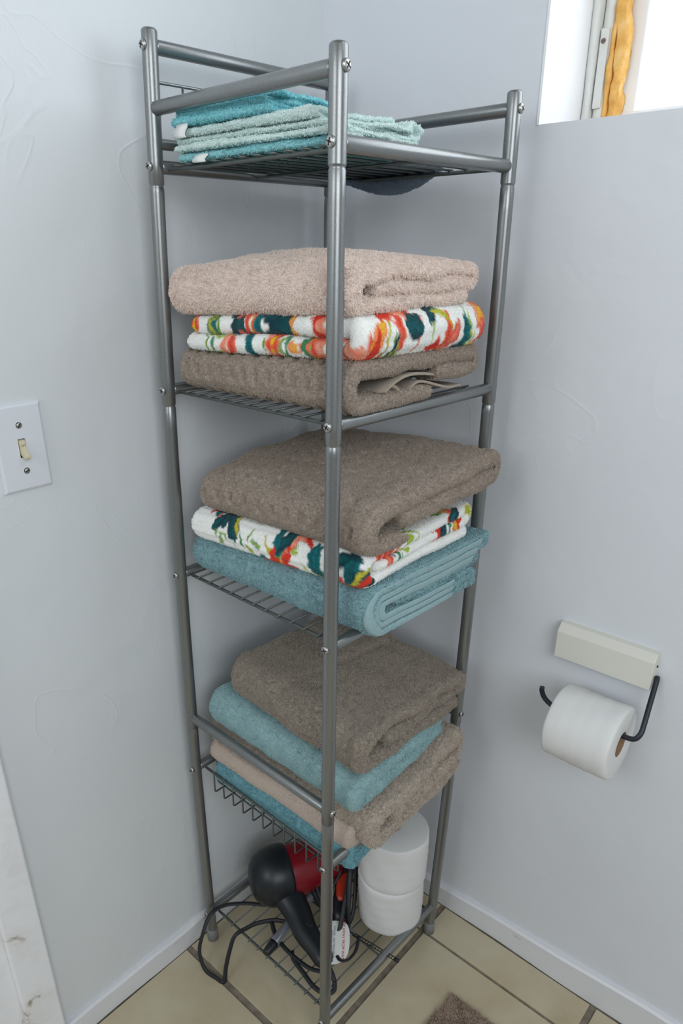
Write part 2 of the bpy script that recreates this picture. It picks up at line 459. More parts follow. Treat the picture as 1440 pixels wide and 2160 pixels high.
# little gallery of wire at the back of the top tier
ga = tube('gallery_wire', tw(0, 0, 1.5085), tw(0, 1, 1.5085), .0020, M_TOWER, seg=8)
for k in range(5):
    v = (k + .72) / 5.0
    sweep('wire', [tw(0, v, 1.446), tw(0, v, 1.5085)], .0018, M_TOWER, ga, seg=6)
def wire_tier(z, drop=0):
    fb = tube('shelf_bar', tw(1, 0, z), tw(1, 1, z), .0083)
    bb = tube('shelf_bar', tw(0, 0, z), tw(0, 1, z), .0083)
    u0, u1 = .03, .97
    zz = z - .0035
    if not drop:
        sides = [tube('side_wire', tw(u0, v, zz), tw(u1, v, zz), .0026, M_WIRE, inset=0, seg=8) for v in (.045, .955)]
        mid = tube('side_wire', tw(u0, .5, zz), tw(u1, .5, zz), .0020, M_WIRE, inset=0, seg=8)
        for k in range(11):
            u = .06 + .88 * (k + .5) / 11
            sub(sweep('wire', [tw(u, .020, zz + .0038), tw(u, .98, zz + .0038)], .0016, M_WIRE, seg=6), sides[0])
    else:
        sides = [tube('side_wire', tw(u0, v, zz), tw(u1, v, zz), .0024, M_WIRE, inset=0, seg=8) for v in (.045, .955)]
        zb = z - drop
        for k in range(11):
            u = .06 + .88 * (k + .5) / 11
            sub(sweep('wire', [tw(u, .043, zz + .004), tw(u, .043, zb + .002), tw(u, .050, zb), tw(u, .95, zb), tw(u, .957, zb + .002), tw(u, .957, zz + .004)], .0015, M_WIRE, seg=6), sides[0])
        for k in range(8):
            v = .06 + .88 * (k + .5) / 8
            sub(sweep('wire', [tw(.035, v, zz), tw(.035, v, zb - .002), tw(.05, v, zb - .003), tw(.95, v, zb - .003), tw(.965, v, zb - .002), tw(.965, v, zz)], .0015, M_WIRE, seg=6), sides[1])
        for v in (.04, .96):
            sub(sweep('wire', [tw(u0, v, z - drop * .55), tw(u1, v, z - drop * .55)], .0012, M_WIRE, seg=6), sides[1]) if False else None
for z in (S1, S2, S3): wire_tier(z)
wire_tier(S4, .047)
wire_tier(S5)

# ------------------------------------------------------------------ folded towels
def layers_path(hs, vs, wob=0.0, seed=0):
    """centre line through layers at heights hs; vs = start, turn positions..., end. Half circles join them."""
    P = []
    n = len(hs)
    for i in range(n):
        a, b = vs[i], vs[i + 1]
        # shorten to leave room for the turn
        ra = abs(hs[i] - hs[i - 1]) / 2 if i > 0 else 0
        rb = abs(hs[i] - hs[i + 1]) / 2 if i < n - 1 else 0
        sgn = 1 if b > a else -1
        a2 = a + sgn * ra; b2 = b - sgn * rb
        m = max(3, int(abs(b2 - a2) / .012))
        for k in range(m + 1):
            t = k / m; v = a2 + (b2 - a2) * t
            P.append((v, hs[i] + wob * math.sin(v * 55 + seed + i * 2.1) * min(1, 4 * t, 4 * (1 - t) + (0 if i < n - 1 else 1))))
        if i < n - 1:
            c = (hs[i] + hs[i + 1]) / 2; up = 1 if hs[i + 1] > hs[i] else -1
            q = max(4, int(PI * rb / .003))
            for k in range(1, q):
                an = PI * k / q
                P.append((b2 + sgn * rb * math.sin(an), hs[i] + up * rb * (1 - math.cos(an))))
    return np.array(P)

def resample(P, step):
    d = np.r_[0, np.cumsum(np.linalg.norm(np.diff(P, axis=0), axis=1))]
    n = max(8, int(d[-1] / step)); s = np.linspace(0, d[-1], n)
    return np.c_[np.interp(s, d, P[:, 0]), np.interp(s, d, P[:, 1])], s

def towel(name, label, mat, corners, path, t, H, W=.28, group=None, axis='x', step=.0035, step2=.0045, fuzz=None, wr=.002, dome=0.0,
          plan_r=.012, seed=1, cat='towel', parent=None, dents=False, cells=False, paint=None, ragged=.002, end_r=None, warp=None, hump=None, edge=.0):
    """corners = dict L,N,R,B -> (x, y, zbottom, ztop); path in metres over W x H; t sheet thickness"""
    P, s = resample(path, step)
    T = np.gradient(P, axis=0); T /= np.linalg.norm(T, axis=1)[:, None] + 1e-9
    Nn = np.c_[-T[:, 1], T[:, 0]]
    n = len(P)
    # round the free ends
    e = np.minimum(s, s[-1] - s); er = t / 2
    kk = np.sqrt(np.clip(1 - (1 - np.clip(e / er, 0, 1)) ** 2, 0.0, 1)); kk[0] = kk[-1] = .02
    half = t / 2 * kk
    length = .5 * (math.dist(corners['L'][:2], corners['N'][:2]) + math.dist(corners['B'][:2], corners['R'][:2])) if axis == 'x' else .5 * (math.dist(corners['L'][:2], corners['B'][:2]) + math.dist(corners['N'][:2], corners['R'][:2]))
    rE = end_r if end_r is not None else t / 2
    ns = int(length / step2)
    es = np.unique(np.r_[0, rE * .04, rE * .15, rE * .35, rE * .65, rE, np.linspace(rE, length - rE, ns), length - rE * .65, length - rE * .35, length - rE * .15, length - rE * .04, length])
    m_ = len(es)
    ring = 2 * n
    # outline index: 0..n-1 left side, n..2n-1 right side reversed
    idx = np.r_[np.arange(n), np.arange(n)[::-1]]; side = np.r_[np.ones(n), -np.ones(n)]
    PV = np.zeros((m_, ring)); PW = np.zeros((m_, ring)); PS = np.zeros((m_, ring)); PA = np.zeros((m_, ring))
    rag = ragged * np.interp(s, np.linspace(0, s[-1], 14), rng.uniform(-1, 1, 14)); rag2 = ragged * np.interp(s, np.linspace(0, s[-1], 14), rng.uniform(-1, 1, 14))
    for i, q in enumerate(es):
        d = min(q, length - q)
        k = math.sqrt(max(0, 1 - (1 - min(1, d / rE)) ** 2)); k = max(k, .03)
        h = half[idx] * k * side
        PV[i] = P[idx, 0] + Nn[idx, 0] * h; PW[i] = P[idx, 1] + Nn[idx, 1] * h
        f0 = max(0, 1 - q / .05); f1 = max(0, 1 - (length - q) / .05)
        PS[i] = q + rag[idx] * f0 + rag2[idx] * f1
        PA[i] = s[idx] + np.where(side > 0, 0, 7.0)
    v = (PV / W).ravel(); ww = (PW / H).ravel(); u = (PS / length).ravel(); arc = PA.ravel()
    # plan rounding of corners
    if plan_r:
        du = np.clip(np.minimum(u, 1 - u) * length, 0, plan_r)
        k = plan_r * (1 - np.sqrt(np.clip(1 - (1 - du / plan_r) ** 2, 0, 1)))
        v = v + np.where(v < .5, 1, -1) * (k / W) * np.clip(np.abs(v - .5) * 2, 0, 1)
    if axis == 'x': U, Vv = u, v
    else: U, Vv = 1 - v, u
    L, N, R, B = (np.array(corners[c], float) for c in 'LNRB')
    q = ((1 - U) * (1 - Vv))[:, None] * L + (U * (1 - Vv))[:, None] * N + (U * Vv)[:, None] * R + ((1 - U) * Vv)[:, None] * B
    X = np.c_[q[:, 0], q[:, 1], q[:, 2] + (q[:, 3] - q[:, 2]) * ww]
    if dome: X[:, 2] += dome * np.sin(PI * np.clip(U, 0, 1)) ** .8 * np.sin(PI * np.clip(Vv, 0, 1)) ** .8 * np.clip(ww, 0, 1)
    if warp: X = warp(X, U, Vv, ww)
    # wrinkles
    nz = vnoise(X, 11, seed) * wr * 1.4 + vnoise(X, 26, seed + 5) * wr * .7 + vnoise(X, 60, seed + 8) * wr * .35
    X[:, 2] += nz * np.clip(ww * 2, .0, 1)
    nx = (vnoise(X, 14, seed + 11) * wr * 1.2 + vnoise(X, 40, seed + 12) * wr * .5)
    X[:, 1] += nx * (1 if axis == 'x' else .6); X[:, 0] += vnoise(X, 17, seed + 14) * wr * .8
    V = X.reshape(m_, ring, 3)
    # faces
    I = np.arange(m_ - 1)[:, None] * ring; J = np.arange(ring)[None, :]; J2_ = (J + 1) % ring
    F = np.stack([I + J, I + J2_, I + ring + J2_, I + ring + J], -1).reshape(-1, 4)
    caps = []
    for base, rev in ((0, False), ((m_ - 1) * ring, True)):
        a = np.arange(n - 1); c = np.stack([base + a, base + 2 * n - 1 - a, base + 2 * n - 2 - a, base + a + 1], -1)
        caps.append(c[:, ::-1] if rev else c)
    F = np.concatenate([F] + caps)
    F = F[:, ::-1].copy()
    X = V.reshape(-1, 3)
    # vertex normals
    def normals(X):
        fn = np.cross(X[F[:, 2]] - X[F[:, 0]], X[F[:, 3]] - X[F[:, 1]])
        vn = np.zeros_like(X)
        for k in range(4): np.add.at(vn, F[:, k], fn)
        return vn / (np.linalg.norm(vn, axis=1)[:, None] + 1e-12)
    vn = normals(X)
    cen = X.mean(0)
    # orientation test
    if ((X - cen) * vn).sum() < 0:
        pass
    Sm = np.repeat(es, ring); Arc = arc
    dmask = np.zeros(len(X))
    if dents:
        pitch = dents
        ga = (Arc / pitch); row = np.floor(ga); fa = ga - row - .5
        gs = Sm / pitch + .5 * (row % 2); fs = gs - np.floor(gs) - .5
        hw = .0062 / pitch
        jit = .0
        dmask = np.clip((hw - np.abs(fa)) / (hw * .35), 0, 1) * np.clip((hw - np.abs(fs)) / (hw * .35), 0, 1)
        dmask = dmask * (np.minimum(Sm, length - Sm) > rE)
        X = X - vn * (dmask * .0075)[:, None]
    if cells:
        p = cells
        ga = Arc / p; row = np.floor(ga); gs = Sm / (p * 1.15) + .5 * (row % 2)
        fa = (ga - row - .5) * 2; fs = (gs - np.floor(gs) - .5) * 2
        h = np.sqrt(np.clip(1 - fa ** 2, 0, 1)) * np.sqrt(np.clip(1 - (fs * .9) ** 4, 0, 1))
        fd = np.clip((np.minimum(Sm, length - Sm) - rE * .5) / rE, 0, 1)
        X = X + vn * ((h * .0026 - .001) * fd)[:, None]
    vn = normals(X)
    me = bpy.data.meshes.new(name)
    me.vertices.add(len(X)); me.vertices.foreach_set('co', X.astype('f').ravel())
    me.loops.add(len(F) * 4); me.loops.foreach_set('vertex_index', F.astype('i').ravel())
    me.polygons.add(len(F)); me.polygons.foreach_set('loop_start', np.arange(0, len(F) * 4, 4, dtype='i'))
    try: me.polygons.foreach_set('loop_total', np.full(len(F), 4, dtype='i'))
    except Exception: pass
    me.polygons.foreach_set('use_smooth', np.ones(len(F), bool))
    me.update(calc_edges=True); me.validate()
    colr = None
    if paint is not None:
        nearcap = np.minimum(Sm, length - Sm) < rE * 1.02
        colr = paint(Sm, np.where(nearcap & (Arc > 6.5), Arc - 7.0, Arc), X, seed)
        at = me.color_attributes.new('print', 'FLOAT_COLOR', 'POINT')
        at.data.foreach_set('color', np.c_[colr, np.ones(len(colr))].astype('f').ravel())
    o = new_obj(name, me, mat)
    if parent is not None: sub(o, parent)
    else: tag(o, label, cat, group)
    if fuzz: pile(o, X, F, vn, mat, dmask=dmask, colr=colr, seed=seed, **fuzz)
    return o

def pile(o, X, F, vn, mat, density=450000, length=.003, radius=.0004, dmask=None, colr=None, seed=0, curl=.9, clump=90, cull=True):
    """short loops of pile standing on the cloth: real hair curves, one object"""
    A = X[F[:, 0]]; Bq = X[F[:, 1]]; Cq = X[F[:, 2]]; Dq = X[F[:, 3]]
    fn = np.cross(Cq - A, Dq - Bq) / 2; ar = np.linalg.norm(fn, axis=1); nn = fn / (ar[:, None] + 1e-12)
    ce = (A + Cq) / 2
    keep = ar > 1e-10
    if cull:
        dv = np.array(CAM) - ce; dv /= np.linalg.norm(dv, axis=1)[:, None]
        keep &= (nn * dv).sum(1) > -.25
    ids = np.nonzero(keep)[0]
    ntot = int(ar[ids].sum() * density)
    pick = rng.choice(ids, ntot, p=ar[ids] / ar[ids].sum())
    a = rng.random(ntot)[:, None]; b_ = rng.random(ntot)[:, None]
    def bil(Q): return (1 - a) * (1 - b_) * Q[F[pick, 0]] + a * (1 - b_) * Q[F[pick, 1]] + a * b_ * Q[F[pick, 2]] + (1 - a) * b_ * Q[F[pick, 3]]
    P0 = bil(X); Nv = bil(vn); Nv /= np.linalg.norm(Nv, axis=1)[:, None] + 1e-9
    if dmask is not None and dmask.any():
        dm = bil(dmask[:, None])[:, 0]
    n = len(P0)
    lean = np.c_[vnoise(P0, clump, seed + 31), vnoise(P0, clump, seed + 37), vnoise(P0, clump, seed + 41)] * curl * 1.6 + rng.normal(0, .28, (n, 3))
    lean[:, 2] -= .25
    Ln = length * rng.uniform(.6, 1.15, n)[:, None]
    if dmask is not None and dmask.any(): Ln = Ln * (1 - .92 * np.clip(dm * 2.5, 0, 1))[:, None]
    d1 = Nv + lean * .5; d1 /= np.linalg.norm(d1, axis=1)[:, None]
    d2 = Nv * .5 + lean * 1.1; d2 /= np.linalg.norm(d2, axis=1)[:, None]
    pts = np.stack([P0 - Nv * .0005, P0 + d1 * Ln * .45, P0 + d1 * Ln * .45 + d2 * Ln * .55], 1)
    cu = bpy.data.hair_curves.new('pile'); cu.add_curves([3] * n)
    cu.points.foreach_set('position', pts.astype('f').ravel())
    rr = np.tile(np.array([1, 1, .55], 'f') * radius, n); cu.points.foreach_set('radius', rr)
    if colr is not None:
        cc = bil(colr) if False else ((1 - a) * (1 - b_) * colr[F[pick, 0]] + a * (1 - b_) * colr[F[pick, 1]] + a * b_ * colr[F[pick, 2]] + (1 - a) * b_ * colr[F[pick, 3]])
        at = cu.attributes.new('print', 'FLOAT_COLOR', 'CURVE')
        at.data.foreach_set('color', np.c_[cc, np.ones(n)].astype('f').ravel())
    cu.materials.append(mat)
    po = bpy.data.objects.new('pile', cu); COL.objects.link(po); po.parent = o; po['kind'] = 'stuff'
    return po

WHITE = np.array([.86, .87, .84]); RED = np.array([.70, .045, .02]); CORAL = np.array([.84, .24, .15]); PEACH = np.array([.86, .50, .36])
TEALG = np.array([.006, .10, .11]); NAVYG = np.array([.008, .03, .045]); GREEN = np.array([.07, .26, .02]); LIME = np.array([.38, .50, .05]); YEL = np.array([.80, .50, .02])
def floral_paint(density):
    def f(S, Aq, X, seed):
        r = np.random.default_rng(seed * 13 + 5)
        side = Aq > 6.5; a0 = np.where(side, Aq - 7.0, Aq)
        S_ = S + .003 * vnoise(X, 120, 3); a_ = a0 + .003 * vnoise(X, 110, 9)
        col = np.tile(WHITE, (len(S), 1))
        amax = a0.max(); smax = S.max()
        def stroke(ca, cs, ang, Ln, wd, bend, c1, c2, sd):
            nonlocal col
            dx = a_ - ca; dy = S_ - cs; t = dx * math.cos(ang) + dy * math.sin(ang); q = -dx * math.sin(ang) + dy * math.cos(ang)
            x = t / Ln; q = q - bend * Ln * (x ** 2)
            wid = wd * np.sqrt(np.clip(1 - (2 * x - 1) ** 2, 0, 1))
            al = np.clip((wid - np.abs(q)) / .0012, 0, 1) * ((x > 0) & (x < 1)) * (side == sd)
            k = np.clip(np.abs(q) / (wid + 1e-6), 0, 1)[:, None]
            c = c1 * (1 - k) + c2 * k
            col = col * (1 - al[:, None]) + c * al[:, None]
        for sd in (True, False):
            ncl = int(amax * smax * density)
            for _ in range(ncl):
                ca, cs = r.uniform(0, amax), r.uniform(0, smax); kind = r.random()
                if kind < .42:      # red flower
                    n = r.integers(4, 7); a0_ = r.uniform(0, 6.28)
                    for k in range(n):
                        c1, c2 = [(RED, CORAL), (CORAL, PEACH), (RED, RED), (CORAL, RED)][r.integers(4)]
                        stroke(ca, cs, a0_ + k * 6.28 / n + r.normal(0, .2), r.uniform(.018, .034), r.uniform(.004, .008), r.normal(0, .3), c1, c2, sd)
                    stroke(ca - .004, cs, 0, .009, .004, 0, YEL, YEL, sd)
                elif kind < .62:    # dark teal patch with edge
                    for k in range(3):
                        stroke(ca + r.normal(0, .006), cs + r.normal(0, .006), r.uniform(0, 6.28), r.uniform(.03, .05), r.uniform(.007, .012), r.normal(0, .2), TEALG, NAVYG if r.random() < .5 else TEALG * 2, sd)
                    stroke(ca, cs + .01, r.uniform(0, 6.28), .04, .003, .5, LIME, YEL, sd)
                elif kind < .9:    # leaf sprig
                    an = r.uniform(0, 6.28)
                    for k in range(5):
                        stroke(ca + k * .007 * math.cos(an), cs + k * .007 * math.sin(an), an + (-1) ** k * .8, r.uniform(.016, .028), r.uniform(.0022, .004), r.normal(0, .4), GREEN if k % 2 else LIME, TEALG * 2 if r.random() < .4 else LIME, sd)
                else:
                    stroke(ca, cs, r.uniform(0, 6.28), .035, .009, .2, YEL, CORAL, sd)
                    stroke(ca, cs, r.uniform(0, 6.28), .03, .002, .4, CORAL, RED, sd)
        return col
    return f

def quad(L, N, R, B, zb, zt):
    return {k: (p[0], p[1], b, t) for k, p, b, t in zip('LNRB', (L, N, R, B), zb, zt)}
PLUSH = dict(density=430000, length=.0034, radius=.00042, clump=250, curl=.7)
PLUSH_D = dict(density=460000, length=.0019, radius=.00042, clump=300, curl=.5)
TERRY = dict(density=420000, length=.0028, radius=.00046, clump=240, curl=1.0)
VELOUR = dict(density=260000, length=.0012, radius=.00035, curl=.4)
G2, G3, G4, G1 = 'bath towels on the second tier', 'bath towels on the third tier', 'bath towels in the wire basket', 'washcloths on the top tier'

def tri(W, H, t, end=.1, start=.97, mid=.55):
    """bottom layer, front turn, top layer, far turn, middle layer"""
    return layers_path([t / 2, H - t / 2, H * mid], [W * start, 0, W, W * end], wob=.0008)
def cee(W, t, H, e=.97):
    return layers_path([t / 2, H - t / 2], [W * e, 0, W * e])

# ---- second tier
towel('bath_towel', 'textured taupe towel with square dimples, lowest on the second tier, woven hem showing', M_TAUPE,
      quad((.064, -.376), (.388, -.379), (.393, -.120), (.066, -.11), (1.1395, 1.1415, 1.1425, 1.1395), (1.194, 1.205, 1.203, 1.197)),
      layers_path([.009, .0455, .0285], [.165, 0, .268, .17], wob=.0008), .0185, .056, W=.27, group=G2, fuzz=PLUSH_D, seed=21, dents=.0235, step=.0021, step2=.0021, ragged=.004)
tA = bpy.data.objects['bath_towel']
he = towel('woven_hem', None, M_HEM, quad((.30, -.376), (.384, -.379), (.389, -.112), (.31, -.10), (1.1395, 1.1415, 1.1425, 1.1395), (1.194, 1.205, 1.203, 1.197)),
      spline([(.235, .0065), (.20, .008), (.17, .014), (.13, .022), (.10, .012), (.075, .0225), (.05, .018), (.085, .030), (.13, .031), (.18, .024), (.225, .0165)], 8)[:, :2], .0032, .056, W=.27, parent=tA, wr=.001, seed=4, ragged=.006)
he['label'] = 'smooth woven hem of the taupe towel'
sub(box('care_tag', (.386, -.196, 1.1685), (.3875, -.188, 1.1735), M_NAVY), tA)['label'] = 'small navy care tag'
towel('bath_towel', 'floral printed towel between the pink and the dimpled taupe towels on the second tier', M_FLORAL,
      quad((.070, -.379), (.386, -.380), (.393, -.122), (.07, -.12), (1.192, 1.204, 1.201, 1.195), (1.238, 1.252, 1.256, 1.246)),
      layers_path([.0125, .0375], [.31, 0, .30], wob=.0006), .0235, .050, W=.32, group=G2, axis='y', fuzz=VELOUR, seed=8, cells=.0085, step=.0021, step2=.0021, paint=floral_paint(1000), ragged=.006)
towel('bath_towel', 'pale pink plush towel on top of the second tier stack', M_PINK,
      quad((.060, -.379), (.385, -.383), (.388, -.132), (.07, -.12), (1.237, 1.251, 1.256, 1.246), (1.297, 1.303, 1.306, 1.306)),
      layers_path([.0095, .0425, .0255], [.250, 0, .27, .045], wob=.001), .0165, .054, W=.27, group=G2, fuzz=PLUSH, seed=33, dome=.022, wr=.0028, ragged=.006)

# ---- third tier
def blue_warp(X, U, V, w_):
    X[:, 2] -= .004 * np.clip(1 - w_, 0, 1) * np.clip(U, 0, 1)
    return X
bl = towel('bath_towel', 'dusty blue terry towel with rolled nested folds, lowest on the third tier', M_BLUE,
      quad((.052, -.376), (.404, -.368), (.424, -.100), (.06, -.10), (.846, .843, .853, .846), (.909, .918, .930, .912)),
      layers_path([.0045, .0650, .0545, .0150], [.262, 0, .285, .0105, .262], wob=.0006), .0082, .070, W=.285, group=G3, fuzz=TERRY, seed=41, wr=.0022, end_r=.002, ragged=.0015)
towel('inner_fold', None, M_BLUE, quad((.18, -.376), (.403, -.368), (.423, -.100), (.19, -.10), (.846, .843, .853, .846), (.909, .918, .930, .912)),
      layers_path([.0245, .0450, .0345], [.255, .021, .265, .06], wob=.0010), .0078, .070, W=.285, parent=bl, fuzz=TERRY, seed=43, end_r=.002)
for hs, vs, sd in (([.0045, .0650], [.2, 0, .27], 1), ([.0150, .0545], [.2, .0105, .26], 2), ([.0245, .0450], [.2, .021, .25], 3)):
    hb = towel('woven_band', None, M_BLUE_HEM, quad((.3985, -.376), (.4065, -.3685), (.4262, -.100), (.4185, -.10), (.846, .843, .853, .846), (.909, .918, .930, .912)),
      layers_path(hs, vs), .0088, .070, W=.285, parent=bl, wr=.0022, seed=41, end_r=.002, ragged=.001)
    hb['label'] = 'flat woven border band of the blue towel'
towel('bath_towel', 'white floral towel with red petals between the blue and the dimpled brown towels', M_FLORAL,
      quad((.068, -.382), (.397, -.372), (.408, -.125), (.07, -.1), (.909, .917, .929, .912), (.958, .963, .978, .965)),
      layers_path([.0085, .0415, .0250], [.26, 0, .265, .03], wob=.0006), .0155, .050, W=.27, group=G3, fuzz=VELOUR, seed=14, cells=.0085, step=.0021, step2=.0021, paint=floral_paint(700), ragged=.003)
towel('bath_towel', 'brown dimpled towel on top of the third tier stack, corner curled over', M_TAUPE,
      quad((.088, -.374), (.412, -.368), (.426, -.088), (.09, -.09), (.960, .963, .978, .965), (1.018, 1.030, 1.050, 1.040)),
      layers_path([.010, .048, .030], [.06, 0, .285, .055], wob=.001), .0195, .058, W=.285, group=G3, fuzz=PLUSH_D, seed=52, dents=.0285, step=.0021, step2=.0021, dome=.022, wr=.003, ragged=.004)
tB = bpy.data.objects['bath_towel.005'] if 'bath_towel.005' in bpy.data.objects else None

# ---- basket tier
towel('bath_towel', 'teal blue towel at the bottom of the wire basket under the pale beige fold', M_TEAL,
      quad((.060, -.370), (.374, -.366), (.372, -.20), (.06, -.12), (.4085, .4085, .4085, .4085), (.478, .462, .46, .47)),
      layers_path([.009, .058, .042, .026], [.245, 0, .25, .012, .24], wob=.0018), .0145, .068, W=.25, group=G4, fuzz=TERRY, seed=61, wr=.003, ragged=.004, plan_r=.006)
tc = towel('bath_towel', 'light taupe towel with pale beige underside draped over the basket edge', M_TAUPE_C,
      quad((.052, -.372), (.410, -.344), (.412, -.104), (.06, -.1), (.505, .446, .470, .49), (.560, .528, .560, .55)),
      layers_path([.0120, .062, .038], [.27, 0, .27, .05], wob=.002), .0195, .074, W=.27, group=G4, fuzz=PLUSH, seed=71, wr=.004, ragged=.006)
lw = towel('lower_fold', None, M_BEIGE, quad((.056, -.378), (.379, -.364), (.375, -.16), (.07, -.13), (.474, .452, .47, .47), (.516, .497, .50, .51)),
      cee(.2, .014, .030), .0145, .030, W=.2, parent=tc, seed=75, wr=.003, fuzz=VELOUR)
lw['label'] = 'pale beige smooth underside of the towel'
towel('bath_towel', 'soft light blue towel under the top taupe towel in the basket stack', M_BLUE_D,
      quad((.058, -.368), (.386, -.357), (.392, -.125), (.07, -.12), (.556, .528, .556, .55), (.613, .586, .592, .61)),
      cee(.25, .026, .053), .026, .053, W=.25, group=G4, fuzz=dict(density=380000, length=.0026, radius=.0004, curl=.7), seed=81, wr=.004)
def crease(X, U, V, w_):
    X[:, 2] += np.clip(w_, 0, 1) * (.006 * np.clip((.40 - U + .10 * V) / .05 + .5, 0, 1) - .0045 * np.exp(-((U - .40 - .10 * V) / .022) ** 2))
    return X
towel('bath_towel', 'plain brown taupe towel topmost in the basket stack, creased across', M_TAUPE_B,
      quad((.100, -.352), (.387, -.352), (.394, -.085), (.11, -.09), (.614, .588, .592, .61), (.686, .668, .662, .680)),
      layers_path([.0125, .063, .036], [.26, 0, .27, .06], wob=.002), .0210, .076, W=.27, group=G4, fuzz=PLUSH, seed=93, wr=.003, dome=.004, ragged=.006, warp=crease)

# ---- washcloths on the top tier
WC = dict(density=420000, length=.0020, radius=.00042, clump=260, curl=1.2)
def washcloth(label, mat, x0, x1, y0, y1, z0, z1, n, seed, skew=0, tagp=None, wr=.0026):
    H = z1 - z0; t = H / n * 1.02
    hs = [t / 2 + (H - t) * k / (n - 1) for k in range(n)]; Wd = abs(y1 - y0)
    vs = [Wd * .96] + [(0 + .004 * (k % 3)) if k % 2 == 0 else Wd * (1 - .03 * (k % 3)) for k in range(n - 1)] + [Wd * (.96 if n % 2 == 0 else .04)]
    return towel('washcloth', label, mat, quad((x0, y0), (x1, y0 + skew), (x1 + .004, y1), (x0 + .004, y1), (z0,) * 4, (z1,) * 4),
                 layers_path(hs, vs, wob=t * .16, seed=seed), t, H, W=Wd, group=G1, fuzz=WC, seed=seed, cat='washcloth', step=.0028, wr=wr, ragged=.010, plan_r=.008, end_r=t * .5)
washcloth('turquoise washcloth lowest in the folded pile on the top tier', M_TEALC, .086, .335, -.374, -.20, 1.4195, 1.4305, 3, 101)
m1 = washcloth('mint washcloth resting directly on the lowest turquoise one', M_MINT, .083, .338, -.372, -.210, 1.4305, 1.4385, 3, 103)
m2 = washcloth('mint washcloth in the middle of the pile', M_MINT, .086, .333, -.370, -.212, 1.4385, 1.4460, 3, 105)
m3 = washcloth('thick mint washcloth with white care tag hanging at its left end', M_MINT, .080, .318, -.374, -.225, 1.4460, 1.4570, 3, 107)
a1 = washcloth('aqua washcloth directly above the tagged mint washcloth', M_AQUA, .082, .262, -.374, -.25, 1.4570, 1.4670, 3, 109)
a2 = washcloth('bright aqua washcloth on the very top of the pile', M_AQUA, .088, .255, -.368, -.255, 1.4670, 1.4770, 3, 111, wr=.003)

towel('curled_edge', None, M_MINT, quad((.290, -.232), (.340, -.226), (.340, -.202), (.290, -.208), (1.4325,) * 4, (1.4565,) * 4),
      np.array([(.011 + .0095 * math.cos(math.radians(q)) * 1.15, .012 + .0085 * math.sin(math.radians(q))) for q in range(-255, 60, 12)]), .0052, .024, W=.024, parent=m2, fuzz=WC, seed=130, step=.002, step2=.003, plan_r=0, end_r=.0015, wr=.001)
def cloth_tag(par, p, w_, h_, droop):
    V = []; F = []
    for i in range(7):
        for k in range(2):
            for j in range(2):
                V.append((p[0] + (w_ if j else 0) + .002 * math.sin(i), p[1] - .003 - .004 * math.sin(i / 6 * 2.2) + (.0006 if k else 0), p[2] - h_ * i / 6))
    for i in range(6):
        a = i * 4
        F += [(a, a + 1, a + 5, a + 4), (a + 2, a + 6, a + 7, a + 3), (a, a + 4, a + 6, a + 2), (a + 1, a + 3, a + 7, a + 5)]
    F += [(0, 2, 3, 1), (24, 25, 27, 26)]
    o = sub(new_obj('care_tag', mesh_np('care_tag', V, F), M_LABEL), par); o['label'] = 'white care tag'
    for q in range(3):
        sub(box('print_line', (p[0] + .003, p[1] - .0085, p[2] - h_ * .5 - q * .0028), (p[0] + w_ - .004, p[1] - .0080, p[2] - h_ * .5 - q * .0028 + .0009), M_INK), o) if False else None
    return o
cloth_tag(m3, (.098, -.374, 1.4580), .022, .015, 1)
cloth_tag(bpy.data.objects['washcloth'], (.128, -.372, 1.4245), .024, .009, 1)
# slate blue cloth at the back of the top tier, one end sagging over the far edge
P_ = spline([(.0, .006), (.04, .008), (.09, .007), (.125, .008), (.143, .004), (.152, -.006), (.150, -.016), (.143, -.022), (.136, -.016), (.134, -.006)], 6)[:, :2]
def lobe(X, U, V, w_):
    k = np.clip((V - .85) / .1, 0, 1); X[:, 0] += k * (.5 - U) * .05
    dn = np.clip(-w_, 0, 3); X[:, 2] += dn * .016 * (np.abs(U - .45) * 2) ** 2 * .8
    return X
towel('washcloth', 'slate blue cloth sagging over the far edge at the back of the top tier', M_SLATE,
      quad((.10, -.205), (.275, -.205), (.285, -.045), (.11, -.045), (1.4195,) * 4, (1.4355,) * 4), P_, .010, .016, W=.16, group=None, fuzz=WC, seed=121, cat='washcloth', warp=lobe, plan_r=.015)

